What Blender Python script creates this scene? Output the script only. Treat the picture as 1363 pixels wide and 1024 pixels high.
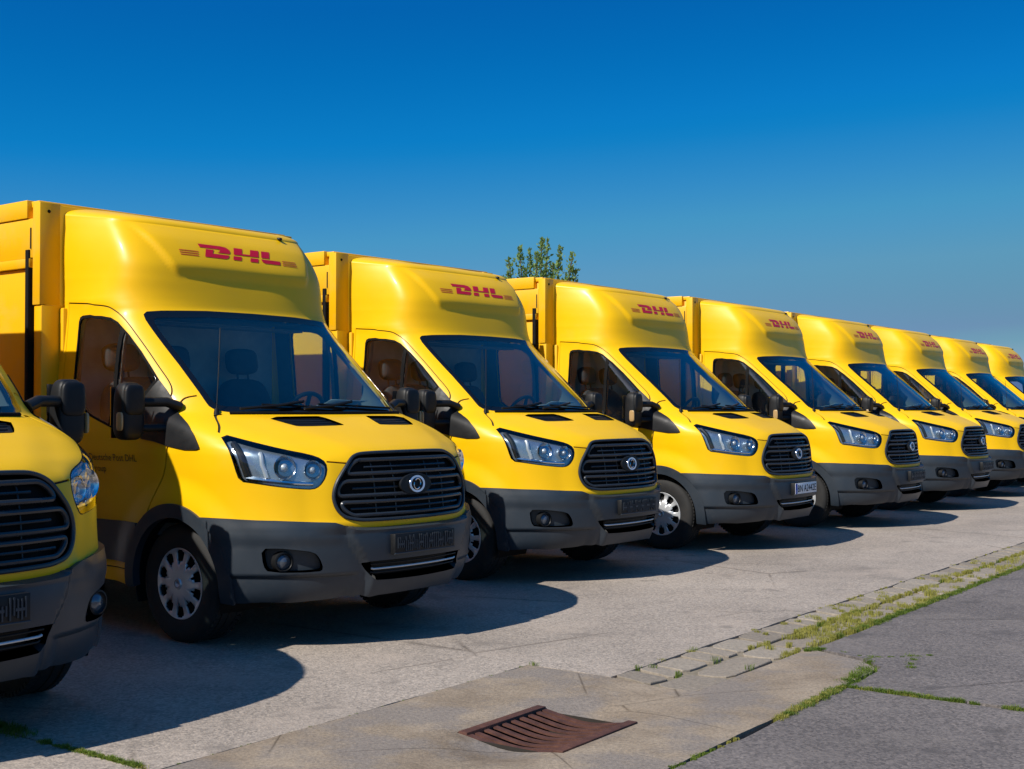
import bpy, bmesh, random
import numpy as np
from math import *
from mathutils import Vector, Matrix
from mathutils.geometry import delaunay_2d_cdt, tessellate_polygon
random.seed(4); rng=np.random.default_rng(4)
sc=bpy.context.scene
for o in list(bpy.data.objects): bpy.data.objects.remove(o)
COL=sc.collection
# ---------------------------------------------------------------- camera
cam=bpy.data.objects.new('camera',bpy.data.cameras.new('camera')); COL.objects.link(cam); sc.camera=cam
cam.data.sensor_width=36; cam.data.lens=1695.3*36/1363; cam.data.clip_end=6000; cam.data.clip_start=.05
cam.location=(0,0,1.4078); cam.rotation_euler=(pi/2+.01799,0,0)
# ---------------------------------------------------------------- sky and sun
HEAD=radians(-38.0)                       # heading of the near vans
FW=Vector((cos(HEAD),sin(HEAD))); LF=Vector((-sin(HEAD),cos(HEAD)))
LDIR=Vector((*(LF*1.05+FW*.13),-1.0)).normalized()      # direction the sunlight travels
sun=bpy.data.objects.new('sun',bpy.data.lights.new('sun','SUN')); COL.objects.link(sun)
sun.data.energy=3.9; sun.data.angle=radians(.55); sun.data.color=(1,.945,.86)
sun.rotation_euler=LDIR.to_track_quat('-Z','Y').to_euler(); sun.location=(-10,-10,20)
W=bpy.data.worlds.new('World'); sc.world=W; W.use_nodes=True
nt=W.node_tree; nt.nodes.clear()
wo=nt.nodes.new('ShaderNodeOutputWorld'); bg=nt.nodes.new('ShaderNodeBackground'); sk=nt.nodes.new('ShaderNodeTexSky')
sk.sky_type='NISHITA'; sk.sun_disc=False
TS=-LDIR; sk.sun_elevation=asin(TS.z); sk.sun_rotation=atan2(TS.x,TS.y)
sk.altitude=0; sk.air_density=1.0; sk.dust_density=.8; sk.ozone_density=4.5
tc=nt.nodes.new('ShaderNodeTexCoord'); mp=nt.nodes.new('ShaderNodeMapping'); mp.inputs['Scale'].default_value=(1,1,SKY_Z:=1.5)
nm=nt.nodes.new('ShaderNodeVectorMath'); nm.operation='NORMALIZE'
# the clear deep-blue sky is graded per channel: deep overhead, paler and greyer towards the horizon
scl=nt.nodes.new('ShaderNodeVectorMath'); scl.operation='SCALE'; scl.inputs['Scale'].default_value=.07
spx=nt.nodes.new('ShaderNodeSeparateColor'); cmb=nt.nodes.new('ShaderNodeCombineColor')
def chan(k,stops):
    r=nt.nodes.new('ShaderNodeValToRGB'); e=r.color_ramp.elements; r.color_ramp.interpolation='LINEAR'
    while len(e)<len(stops): e.new(.5)
    for q,(p,v) in zip(e,stops): q.position=p; v=v*SKYG; q.color=(v,v,v,1)
    nt.links.new(spx.outputs[k],r.inputs[0]); nt.links.new(r.outputs[0],cmb.inputs[k])
SKYG=10/1.537
nt.links.new(tc.outputs['Generated'],mp.inputs['Vector']); nt.links.new(mp.outputs[0],nm.inputs[0]); nt.links.new(nm.outputs[0],sk.inputs['Vector'])
nt.links.new(sk.outputs[0],scl.inputs[0]); nt.links.new(scl.outputs[0],spx.inputs[0])
chan(0,[(0,.0),(.08,.001),(.10,.004),(.135,.055),(.18,.110),(.30,.165),(.5,.55),(1,1.8)])
chan(1,[(0,.13),(.125,.125),(.169,.205),(.24,.310),(.30,.325),(.40,.29),(.55,.7),(1,1.9)])
chan(2,[(0,.34),(.239,.44),(.302,.57),(.36,.575),(.42,.55),(.50,.45),(.64,.85),(1,2.0)])
nt.links.new(cmb.outputs[0],bg.inputs['Color'])
bg.inputs['Strength'].default_value=.10; nt.links.new(bg.outputs[0],wo.inputs['Surface'])
sc.view_settings.view_transform='Standard'; sc.view_settings.look='None'; sc.view_settings.exposure=0.60; sc.view_settings.gamma=1
sc.cycles.max_bounces=8; sc.cycles.transparent_max_bounces=16; sc.cycles.glossy_bounces=4; sc.cycles.transmission_bounces=4

# ---------------------------------------------------------------- materials
class NT:
    def __init__(s,name):
        s.m=bpy.data.materials.new(name); s.m.use_nodes=True; s.t=s.m.node_tree; s.t.nodes.clear()
        s.out=s.n('OutputMaterial')
    def n(s,t,**k):
        x=s.t.nodes.new('ShaderNode'+t)
        for a,b in k.items():
            if a in x.inputs: x.inputs[a].default_value=b
            else: setattr(x,a,b)
        return x
    def l(s,a,b): s.t.links.new(a,b)
    def noise(s,scale,detail=4,rough=.55,coord='Object'):
        c=s.n('TexCoord'); x=s.n('TexNoise'); x.inputs['Scale'].default_value=scale; x.inputs['Detail'].default_value=detail; x.inputs['Roughness'].default_value=rough
        if getattr(s,'vary',False):
            oi=s.n('ObjectInfo'); ad=s.n('VectorMath'); mu=s.n('Math',operation='MULTIPLY'); s.l(oi.outputs['Random'],mu.inputs[0]); mu.inputs[1].default_value=60.; s.l(c.outputs[coord],ad.inputs[0]); s.l(mu.outputs[0],ad.inputs[1]); s.l(ad.outputs[0],x.inputs['Vector'])
        else: s.l(c.outputs[coord],x.inputs['Vector'])
        return x.outputs[0]
    def vor(s,scale,feature='F1',out='Distance',coord='Object'):
        c=s.n('TexCoord'); x=s.n('TexVoronoi'); x.feature=feature; x.inputs['Scale'].default_value=scale
        s.l(c.outputs[coord],x.inputs['Vector']); return x.outputs[out]
    def ramp(s,fac,stops):
        r=s.n('ValToRGB'); e=r.color_ramp.elements
        while len(e)<len(stops): e.new(.5)
        for q,(p,c) in zip(e,stops): q.position=p; q.color=(*c,1) if len(c)==3 else c
        s.l(fac,r.inputs[0]); return r.outputs[0]
    def mix(s,fac,a,b,mode='MIX'):
        x=s.n('MixRGB'); x.blend_type=mode
        for i,v in ((0,fac),(1,a),(2,b)):
            if hasattr(v,'is_output'): s.l(v,x.inputs[i])
            elif i==0: x.inputs[0].default_value=v
            else: x.inputs[i].default_value=(*v,1)
        return x.outputs[0]
    def bump(s,h,strength=.3,dist=.01):
        b=s.n('Bump'); b.inputs['Strength'].default_value=strength; b.inputs['Distance'].default_value=dist; s.l(h,b.inputs['Height']); return b.outputs[0]
    def principled(s,color,rough=.5,metal=0,normal=None,coat=0,coatr=.05,spec=.5):
        p=s.n('BsdfPrincipled')
        for k,v in (('Base Color',color),('Roughness',rough),('Metallic',metal),('Coat Weight',coat),('Coat Roughness',coatr),('Specular IOR Level',spec)):
            if hasattr(v,'is_output'): s.l(v,p.inputs[k])
            else: p.inputs[k].default_value=(*v,1) if isinstance(v,tuple) else v
        if normal is not None: s.l(normal,p.inputs['Normal'])
        s.l(p.outputs[0],s.out.inputs[0]); return p
def simple(name,col,rough=.5,metal=0,var=.12,scale=8,bump=0,bscale=300,coat=0,spec=.5):
    m=NT(name); f=m.noise(scale,5)
    c=m.ramp(f,[(.3,tuple(v*(1-var) for v in col)),(.7,tuple(min(v*(1+var),1) for v in col))])
    nrm=m.bump(m.noise(bscale,2),bump,.002) if bump else None
    r=m.ramp(m.noise(scale*2.3,4),[(.3,(max(rough-.06,0),)*3),(.7,(min(rough+.08,1),)*3)])
    m.principled(c,r,metal,nrm,coat,spec=spec); return m.m
M={}
def mk_paint():
    m=NT('yellow_paint'); m.vary=True
    c=m.ramp(m.noise(1.3,5),[(.3,(.79,.445,.0005)),(.7,(.85,.49,.001))])
    dust=m.ramp(m.noise(5,8,.65),[(.55,(0,0,0)),(.85,(.14,.14,.14))])
    c=m.mix(dust,c,(.60,.42,.10))
    r=m.ramp(m.noise(3,6),[(.3,(.36,.36,.36)),(.7,(.48,.48,.48))])
    cr=m.ramp(m.noise(4,6),[(.35,(.14,.14,.14)),(.75,(.26,.26,.26))])
    p=m.principled(c,r,0,m.bump(m.noise(2.2,2),.04,.02),.07,spec=.28); m.l(cr,p.inputs['Coat Roughness']); return m.m
M['paint']=mk_paint()
def mk_boxpaint():
    m=NT('yellow_panel_paint')
    c=m.ramp(m.noise(1.1,5),[(.3,(.76,.405,.001)),(.7,(.82,.45,.0015))])
    streak=m.ramp(m.noise(6,8,.65),[(.5,(0,0,0)),(.8,(.25,.25,.25))])
    c=m.mix(streak,c,(.50,.38,.14))
    m.principled(c,.42,0,m.bump(m.noise(3,2),.06,.02),.15,.2,spec=.3); return m.m
M['boxpaint']=mk_boxpaint()
def mk_plastic():
    m=NT('grey_plastic'); c=m.ramp(m.noise(4,7,.6),[(.3,(.019,.027,.037)),(.7,(.030,.038,.049))])
    dust=m.ramp(m.noise(9,9,.7),[(.55,(0,0,0)),(.82,(.25,.25,.25))]); c=m.mix(dust,c,(.085,.08,.075))
    m.principled(c,.40,0,m.bump(m.noise(420,2),.15,.002),0,spec=.5); return m.m
M['plastic']=mk_plastic()
M['black']=simple('black_plastic',(.008,.0085,.0095),.5,bump=.1,bscale=300,spec=.3)
M['frit']=simple('black_glass_border',(.004,.004,.005),.05,var=.05,spec=.6)
M['rubber']=simple('black_rubber',(.006,.006,.006),.75,spec=.12)
M['gap']=simple('panel_gap_black',(.012,.010,.006),.8)
M['lining']=simple('dark_cab_lining',(.13,.135,.14),.8,bump=.1)
M['dash']=simple('dashboard_plastic',(.040,.043,.048),.55,bump=.1)
M['seat']=simple('seat_fabric',(.050,.056,.066),.9,bump=.3,bscale=600)
M['bulkhead']=simple('bulkhead_panel',(.36,.37,.36),.7)
M['red']=simple('red_lettering',(.55,.002,.022),.4,var=.05)
M['ink']=simple('dark_lettering',(.10,.035,.004),.5)
M['chrome']=simple('chrome_metal',(.75,.77,.80),.12,1,var=.03)
M['silver']=simple('silver_trim_paint',(.56,.58,.60),.33,.45,var=.08)
M['amber']=simple('amber_lens',(.42,.27,.12),.2)
M['bucket']=simple('headlight_housing',(.34,.40,.47),.27,.8)
M['foglens']=simple('fog_lens_glass',(.12,.14,.17),.15,.5)
M['grillebar']=simple('grille_plastic',(.022,.026,.032),.30,bump=.05)
M['paper']=simple('white_paper',(.78,.79,.80),.8,var=.03)
M['plate_white']=simple('plate_white',(.72,.73,.74),.45,var=.03)
M['plate_blue']=simple('plate_blue',(.01,.06,.40),.45,var=.03)
def mk_tyre():
    m=NT('tyre_rubber'); c=m.ramp(m.noise(6,7,.65),[(.35,(.007,.007,.0075)),(.7,(.016,.0155,.015))])
    m.principled(c,.78,0,m.bump(m.noise(90,3),.25,.004)); return m.m
M['tyre']=mk_tyre()
def mk_glass(name,tint,extra=0.):
    m=NT(name); lw=m.n('LayerWeight'); lw.inputs['Blend'].default_value=.5
    pw=m.n('Math',operation='POWER'); m.l(lw.outputs['Facing'],pw.inputs[0]); pw.inputs[1].default_value=4.2
    ma=m.n('Math',operation='MULTIPLY_ADD'); m.l(pw.outputs[0],ma.inputs[0]); ma.inputs[1].default_value=.9; ma.inputs[2].default_value=.065+extra
    tr=m.n('BsdfTransparent'); tr.inputs[0].default_value=(*tint,1)
    gl=m.n('BsdfGlossy'); gl.inputs['Roughness'].default_value=.015
    mx=m.n('MixShader'); m.l(ma.outputs[0],mx.inputs[0]); m.l(tr.outputs[0],mx.inputs[1]); m.l(gl.outputs[0],mx.inputs[2]); m.l(mx.outputs[0],m.out.inputs[0]); return m.m
M['glass']=mk_glass('windscreen_glass',(.72,.90,.88),.055)
M['sideglass']=mk_glass('side_window_glass',(.74,.78,.78),.03)
M['lens']=mk_glass('headlight_lens',(.90,.94,.96),.0)

# ---------------------------------------------------------------- mesh helpers
def mesh_obj(name,V,F,mat,parent=None,smooth=False,normals=None):
    me=bpy.data.meshes.new(name); me.from_pydata([tuple(map(float,v)) for v in V],[],[tuple(map(int,f)) for f in F]); me.materials.append(mat)
    if smooth: me.shade_smooth()
    if normals is not None: me.normals_split_custom_set_from_vertices([tuple(map(float,n)) for n in normals])
    me.update(); o=bpy.data.objects.new(name,me); COL.objects.link(o)
    if parent: o.parent=parent
    return o
class MB:
    def __init__(s): s.V=[];s.F=[]
    def add(s,V,F):
        b=len(s.V); s.V+= [tuple(v) for v in V]; s.F+=[tuple(i+b for i in f) for f in F]; return s
    def box(s,x0,x1,y0,y1,z0,z1):
        return s.add([(x0,y0,z0),(x1,y0,z0),(x1,y1,z0),(x0,y1,z0),(x0,y0,z1),(x1,y0,z1),(x1,y1,z1),(x0,y1,z1)],
              [(0,3,2,1),(4,5,6,7),(0,1,5,4),(1,2,6,5),(2,3,7,6),(3,0,4,7)])
    def tube(s,pts,r,k=8,closed=False,flat=1.0):
        P=[Vector(p) for p in pts]; n=len(P); V=[];F=[]; up=None
        for i in range(n):
            a=P[(i-1)%n] if (closed or i>0) else P[i]; b=P[(i+1)%n] if (closed or i<n-1) else P[i]
            t=(b-a).normalized()
            if up is None: up=Vector((0,0,1)) if abs(t.z)<.9 else Vector((1,0,0))
            sx=t.cross(up).normalized(); uy=sx.cross(t).normalized(); up=uy
            rr=r[i] if isinstance(r,(list,tuple)) else r
            for j in range(k):
                an=2*pi*j/k; V.append(P[i]+sx*cos(an)*rr+uy*sin(an)*rr*flat)
        m=n if closed else n-1
        for i in range(m):
            for j in range(k):
                F.append((i*k+j,i*k+(j+1)%k,((i+1)%n)*k+(j+1)%k,((i+1)%n)*k+j))
        if not closed: F.append(tuple(range(k))[::-1]); F.append(tuple((n-1)*k+j for j in range(k)))
        return s.add(V,F)
    def lathe(s,prof,axis='y',k=48,c=(0,0,0)):
        V=[];F=[];n=len(prof)
        for j in range(k):
            a=2*pi*j/k
            for (r,h) in prof:
                p=(r*cos(a),h,r*sin(a)) if axis=='y' else (h,r*cos(a),r*sin(a)) if axis=='x' else (r*cos(a),r*sin(a),h)
                V.append((p[0]+c[0],p[1]+c[1],p[2]+c[2]))
        for j in range(k):
            for i in range(n-1):
                F.append((j*n+i,j*n+i+1,((j+1)%k)*n+i+1,((j+1)%k)*n+i))
        return s.add(V,F)
    def build(s,name,mat,parent=None,smooth=True,angle=40,bevel=0):
        o=mesh_obj(name,s.V,s.F,mat,parent); me=o.data
        bm=bmesh.new(); bm.from_mesh(me); bmesh.ops.recalc_face_normals(bm,faces=bm.faces)
        if bevel: bmesh.ops.bevel(bm,geom=[e for e in bm.edges if e.is_manifold and e.calc_face_angle(0)>.6],offset=bevel,segments=2,affect='EDGES',profile=.5)
        if smooth:
            for e in bm.edges: e.smooth=not(e.is_manifold and e.calc_face_angle(0)>radians(angle))
            for f in bm.faces: f.smooth=True
        bm.to_mesh(me); bm.free(); me.update(); return o
def tag(o,label=None,cat=None,group=None,kind=None):
    for k,v in (('label',label),('category',cat),('group',group),('kind',kind)):
        if v: o[k]=v
    return o
def empty(name,loc=(0,0,0),rz=0):
    o=bpy.data.objects.new(name,None); COL.objects.link(o); o.location=loc; o.rotation_euler=(0,0,rz); o.empty_display_size=.2; return o
def pchip(xk,yk,x):
    xk=np.asarray(xk,float);yk=np.asarray(yk,float);h=np.diff(xk);d=np.diff(yk)/h
    m=np.zeros_like(yk);m[0]=d[0];m[-1]=d[-1]
    for i in range(1,len(xk)-1):
        if d[i-1]*d[i]>0:
            w1=2*h[i]+h[i-1];w2=h[i]+2*h[i-1];m[i]=(w1+w2)/(w1/d[i-1]+w2/d[i])
    x=np.clip(np.asarray(x,float),xk[0],xk[-1]);i=np.clip(np.searchsorted(xk,x)-1,0,len(xk)-2)
    t=(x-xk[i])/h[i];a=t*t*(3-2*t)
    return yk[i]*(1-a)+yk[i+1]*a+h[i]*(m[i]*t*(1-t)**2-m[i+1]*t*t*(1-t))
XR=-2.32; ZT=2.62; CAP=.5
#      z    xc    w    L   n   dz
KEY=np.array([
(.20,-.16,.90,.64,2.3,0),(.26,-.07,.945,.68,2.3,0),(.34,-.01,.968,.71,2.3,0),(.45,.030,.975,.74,2.25,0),(.60,.045,.98,.75,2.2,0),
(.70,.035,.985,.76,2.2,0),(.76,.015,.99,.77,2.2,0),(.85,.003,.997,.79,2.2,0),(.95,-.008,1.005,.80,2.2,0),(1.05,-.035,1.015,.80,2.25,0),
(1.10,-.057,1.018,.80,2.3,0),(1.14,-.090,1.02,.79,2.35,0),(1.17,-.135,1.02,.77,2.4,0),(1.21,-.225,1.018,.73,2.45,0),(1.26,-.35,1.013,.68,2.5,0),
(1.31,-.495,1.005,.645,2.5,0),(1.345,-.605,.997,.64,2.5,0),(1.37,-.672,.99,.65,2.5,0),(1.41,-.725,.983,.65,2.5,0),(1.50,-.833,.974,.63,2.6,0),
(1.65,-1.015,.961,.60,2.7,0),(1.80,-1.195,.946,.57,2.8,0),(1.95,-1.373,.932,.53,2.9,0),(2.03,-1.461,.926,.50,3.0,0),(2.065,-1.484,.925,.48,3.0,0),
(2.09,-1.492,.922,.48,3.0,0),(2.15,-1.510,.898,.45,3.1,.006),(2.25,-1.541,.866,.38,3.4,.020),(2.35,-1.576,.845,.33,3.6,.035),(2.45,-1.632,.825,.30,3.6,.05),
(2.55,-1.707,.797,.27,3.5,.063),(2.62,-1.765,.772,.25,3.4,.07)])
FLARE=([.2,2.065,2.09,2.15,2.25,2.35,2.45,2.55,2.62],[0,0,.004,.030,.066,.090,.110,.133,.153])   # the fairing widens towards the box
NU=161; _v=np.linspace(.20,ZT,605)
def build_table():
    K=[pchip(KEY[:,0],KEY[:,i],_v) for i in range(1,6)]
    T=np.zeros((len(_v),2*NU-1,3))
    for i,z in enumerate(_v):
        xc,w,L,n,dz=[k[i] for k in K]
        th=np.linspace(0,pi/2,1500); y=w*np.sin(th)**(2/n); x=xc-L*(1-np.maximum(np.cos(th),0)**(2/n))
        s=np.r_[0,np.cumsum(np.hypot(np.diff(x),np.diff(y)))];s/=s[-1]
        u=np.linspace(0,1,NU);xx=np.interp(u,s,x);yy=np.interp(u,s,y)
        xs=np.linspace(xc-L,XR,NU)[1:];xx=np.r_[xx,xs];yy=np.r_[yy,np.full(NU-1,w)]
        g=np.clip((xc-xx)/(xc-XR),0,1)
        yy=yy+np.interp(z,*FLARE)*g*np.clip(yy/.5,0,1)
        T[i]=np.c_[xx,yy,z+dz*g]
    return T
TAB=build_table()
def base(u,v):
    """u in [0,2] (half), v in [.2,ZT+CAP] -> xyz on y>=0 half"""
    u=np.asarray(u,float);v=np.asarray(v,float)
    vb=np.minimum(v,ZT);fi=(vb-.20)/(ZT-.20)*(len(_v)-1);i=np.clip(fi.astype(int),0,len(_v)-2);a=(fi-i)[...,None]
    fj=np.clip(u,0,2)*(NU-1);j=np.clip(fj.astype(int),0,2*NU-3);b=(fj-j)[...,None]
    P=(T_(i,j)*(1-b)+T_(i,j+1)*b)*(1-a)+(T_(i+1,j)*(1-b)+T_(i+1,j+1)*b)*a
    ph=np.clip((v-ZT)/CAP,0,1)*(pi/2)
    s=np.maximum(np.cos(ph),0)**(1/3.);dz=.075*np.sin(ph)
    P=P.copy();P[...,0]=XR+s*(P[...,0]-XR);P[...,1]*=s
    P[...,2]+=dz
    return P
def T_(i,j): return TAB[i,j]
def normal(fun,u,v,e=2e-3):
    u=np.asarray(u,float);v=np.asarray(v,float)
    du=fun(np.minimum(u+e,2),v)-fun(np.maximum(u-e,0),v)
    dv=fun(u,np.minimum(v+e,ZT+CAP))-fun(u,np.maximum(v-e,.2))
    n=np.cross(du,dv);l=np.linalg.norm(n,axis=-1,keepdims=True);return n/np.maximum(l,1e-12)
def ss(t,a,b):
    x=np.clip((t-a)/(b-a),0,1); return x*x*(3-2*x)
WX,WZ=-.996,.352
BL=np.array([(0,.689),(.22,.688),(.30,.690),(.345,.695),(.385,.714),(.422,.728),(.52,.742),(.65,.755),(.79,.762),(.95,.768),(1.3,.772)])
BB=np.array([(0,.325),(.22,.322),(.30,.31),(.42,.288),(.6,.275),(.8,.285),(1.0,.30),(2.0,.33)])
BUMPER=[None]
def disp(u,v,P):
    x,y,z=P[...,0],P[...,1],P[...,2]; d=np.zeros_like(x)
    d+=.026*(1-ss(y,.55,.72))*ss(z,.665,.735)*(1-ss(z,1.07,1.165))                 # raised grille surround
    yr=.46+.24*ss(z,1.12,1.36); d+=.011*(1-ss(y,yr-.10,yr+.11))*ss(z,1.10,1.15)*(1-ss(z,1.33,1.37))   # bonnet plateau
    r=np.hypot(x-WX,z-WZ); d+=.030*(1-ss(r,.47,.66))*ss(y,.80,.93)*(v<1.2)         # arch flare
    d-=.014*np.exp(-((z-.93)/.13)**2)*ss(-x,1.35,1.60)*ss(y,.9,.96)              # door scallop
    d+=.006*np.exp(-((z-1.12)/.05)**2)*ss(-x,.9,1.2)*ss(y,.9,.96)
    # bumper centre block and chin
    zl=np.interp(np.clip(u,0,2),BL[:,0],BL[:,1]); inb=(z<zl-.002) if BUMPER[0] is None else np.full(z.shape,BUMPER[0])
    yb=.36+.13*ss(z,.40,.68); d+=inb*.034*(1-ss(y,yb-.012,yb+.035))
    d-=inb*.020*(1-ss(z,.430,.447))*ss(y,.42,.5)
    d+=inb*.012*ss(z,.60,.67)*ss(y,.45,.6)
    # fairing panel carrying the lettering
    yl=.50+(z-2.185)*.51; d+=.026*(1-ss(y,yl-.012,yl+.05))*ss(z,2.25,2.35)*(1-ss(z,2.50,2.66))
    return d
def S(u,v):
    P=base(u,v); n=normal(base,u,v); return P+n*disp(np.asarray(u,float),np.asarray(v,float),P)[...,None]
def SN(u,v,off=0.):
    u=np.asarray(u,float); v=np.asarray(v,float)
    n=normal(S,u,v,3e-3); c=u<1e-5; n=n.copy(); n[c,1]=0; n/=np.linalg.norm(n,axis=-1,keepdims=True)
    return S(u,v)+n*np.asarray(off)[...,None] if np.ndim(off) else S(u,v)+n*off, n
def level(z):
    i=int(np.clip(round((z-.20)/(ZT-.20)*(len(_v)-1)),0,len(_v)-1)); return TAB[i]
UG=np.linspace(0,2,2*NU-1)
def yz(y,z): T=level(z); return float(np.interp(abs(y),T[:NU,1],UG[:NU])),z
def xz(x,z): T=level(z); return float(np.interp(-x,-T[:,0],UG)),z
def FS(pts,off=0.):
    """front coordinates (y,z) -> points on the van skin (y signed)"""
    pts=np.asarray(pts,float); u=np.array([yz(a,b)[0] for a,b in pts]); P,n=SN(u,pts[:,1],off)
    sg=np.where(pts[:,0]<0,-1.,1.); P[:,1]*=sg; n[:,1]*=sg; return P,n
def US(pts,sg,off=0.):
    pts=np.asarray(pts,float); P,n=SN(pts[:,0],pts[:,1],off); P[:,1]*=sg; n[:,1]*=sg; return P,n
KU=1.3
def chaikin(p,n=2,closed=True):
    p=np.asarray(p,float)
    for _ in range(n):
        q=np.roll(p,-1,0) if closed else p[1:]; a=p if closed else p[:-1]
        m=np.empty((2*len(a),2)); m[0::2]=.75*a+.25*q; m[1::2]=.25*a+.75*q
        p=m if closed else np.vstack([p[:1],m,p[-1:]])
    return p
def resample(p,step,closed):
    p=np.asarray(p,float); q=np.vstack([p,p[:1]]) if closed else p; out=[]
    for a,b in zip(q[:-1],q[1:]):
        n=max(1,int(np.hypot((b[0]-a[0])*KU,b[1]-a[1])/step))
        for i in range(n): out.append(a+(b-a)*i/n)
    if not closed: out.append(q[-1])
    return np.array(out)
def inset(p,d):
    p=np.asarray(p,float)*[KU,1]; a=np.roll(p,1,0); b=np.roll(p,-1,0)
    area=.5*np.sum(p[:,0]*b[:,1]-b[:,0]*p[:,1]); t=b-a; t/=np.maximum(np.linalg.norm(t,axis=1,keepdims=True),1e-9)
    n=np.c_[-t[:,1],t[:,0]]*(1 if area>0 else -1); return (p+n*d)/[KU,1]
def strip(path,w):
    p=np.asarray(path,float)*[KU,1]; t=np.gradient(p,axis=0); t/=np.maximum(np.linalg.norm(t,axis=1,keepdims=True),1e-9); n=np.c_[-t[:,1],t[:,0]]*w
    return np.vstack([p+n,(p-n)[::-1]])/[KU,1]
def inpoly(p,x,y):
    c=np.zeros(len(x),bool); j=len(p)-1
    for i in range(len(p)):
        a,b=p[i],p[j]
        if a[1]!=b[1]:
            m=((a[1]>y)!=(b[1]>y))&(x<(b[0]-a[0])*(y-a[1])/(b[1]-a[1])+a[0]); c^=m
        j=i
    return c
PG={}
PG['ws']=[yz(a,b) for a,b in [(0,1.372),(.3,1.373),(.586,1.374),(.74,1.380),(.79,1.390),(.806,1.415),(.808,1.67),(.814,1.965),(.808,2.003),(.785,2.023),(.7,2.032),(.39,2.045),(0,2.048)]]
PG['wsin']=[yz(a,b) for a,b in [(0,1.408),(.586,1.410),(.735,1.415),(.765,1.428),(.774,1.46),(.775,1.67),(.782,1.94),(.775,1.968),(.75,1.982),(.39,2.002),(0,2.006)]]
win=[xz(a,b) for a,b in [(-2.12,1.52),(-2.12,1.6),(-2.12,1.7),(-2.12,1.8),(-2.12,1.9),(-2.12,1.97),(-2.108,2.0),(-2.08,2.011),(-2.0,2.013),(-1.872,2.0),(-1.78,1.985),(-1.712,1.955)]]+[(.811,1.871),(.793,1.76),(.788,1.651),(.787,1.573)]+[xz(a,b) for a,b in [(-1.312,1.22),(-1.42,1.229),(-1.523,1.248),(-1.695,1.295),(-1.862,1.343),(-1.98,1.383),(-2.06,1.42),(-2.105,1.46)]]
PG['win']=win; PG['winin']=inset(resample(win,.03,True),.020)
PG['div']=[xz(-1.675,z) for z in np.linspace(1.2,2.02,40)]+[xz(-1.640,z) for z in np.linspace(2.02,1.2,40)]
PG['sail']=[(.787,1.575),(.780,1.521),(.772,1.412),(.80,1.36),(.859,1.275),(.885,1.21),(.901,1.166),(.925,1.158),(.996,1.157),(1.107,1.178),(1.173,1.200),xz(-1.312,1.214),xz(-1.312,1.23)]
PG['head']=chaikin([(.745,1.256),(.637,1.203),(.549,1.163),(.457,1.132),(.418,1.10),(.409,1.057),(.424,1.0),(.452,.952),(.479,.934),(.535,.939),(.622,.953),(.707,.972),(.766,.982),(.772,1.061),(.766,1.155)],1)
PG['headrim']=inset(PG['head'],-.004)
PG['grille']=chaikin([yz(a,b) for a,b in [(.0,1.126),(.315,1.125),(.396,1.118),(.45,1.087),(.50,1.03),(.545,.97),(.568,.90),(.562,.84),(.54,.79),(.50,.757),(.44,.741),(.38,.735),(0,.733)]],1,False)
PG['fog']=chaikin([(.735,.600),(.66,.602),(.592,.592),(.52,.577),(.495,.54),(.478,.478),(.50,.462),(.70,.462),(.725,.50)],1)
PG['intake']=chaikin([yz(a,b) for a,b in [(0,.515),(.40,.513),(.425,.508),(.42,.49),(.35,.413),(.33,.405),(0,.402)]],1,False)
PG['vent']=chaikin([yz(a,b) for a,b in [(.61,1.342),(.23,1.347),(.20,1.344),(.155,1.292),(.17,1.286),(.49,1.282),(.53,1.287)]],1)
PG['bonnet']=[(0,1.360),(.45,1.361),(.60,1.366),(.63,1.366),(.648,1.355),(.70,1.304),(.745,1.262),(.637,1.207),(.549,1.167),(.457,1.137),(.405,1.104),(.398,1.084),(.318,1.070),(.30,1.10),(.272,1.131),(.215,1.138),(0,1.139)]
door=[xz(-2.24,2.10),(1.30,2.09),(1.089,2.084),(.92,2.068),(.853,2.049),(.792,1.994),(.759,1.799),(.749,1.651),(.742,1.573),(.750,1.517),(.79,1.458)]
doorlow=[xz(-1.05,1.178),(1.122,1.145),(1.179,1.02),(1.232,.925),(1.267,.86),(1.31,.78)]
PG['door']=door+doorlow+[xz(-1.30,.74),xz(-1.44,.40)]+[xz(-2.24,z) for z in np.linspace(.40,2.08,50)]
ring=lambda r:[xz(WX+r*cos(a),WZ+r*sin(a)) for a in np.linspace(-.6,pi+.6,70)]
PG['hole']=ring(.402); PG['arch']=ring(.485)
PG['clad']=[xz(-1.40,.45),xz(-1.36,.70),xz(-2.30,.70),xz(-2.30,.45)]
PG['bumper']=[tuple(q) for q in BL]+[xz(-.96,.70),xz(-.96,.21),(.0,.21)]
PG['below']=[tuple(q) for q in BB]+[(2.05,.33),(2.05,.1),(-.05,.1),(-.05,.325)]
SEAMS=[chaikin(door,2,False),chaikin(doorlow,1,False),chaikin([(.60,1.366),(.63,1.365),(.648,1.355),(.70,1.302),(.743,1.259)],1,False),[(.405,1.085),(.36,1.078),(.312,1.071)],chaikin([(.767,1.414),(.735,1.452),(.705,1.470),(.655,1.480)],1,False),
   [xz(-2.24,z) for z in np.linspace(2.10,.40,50)],[xz(-1.45,.405),xz(-1.8,.405),xz(-2.24,.405)]]
for i,s in enumerate(SEAMS): PG['seam%d'%i]=strip(resample(s,.02,False),.0045)
OPEN={'ws','wsin','grille','intake','bonnet'}
ZC=2.088                                                     # where the roof fairing begins
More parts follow.
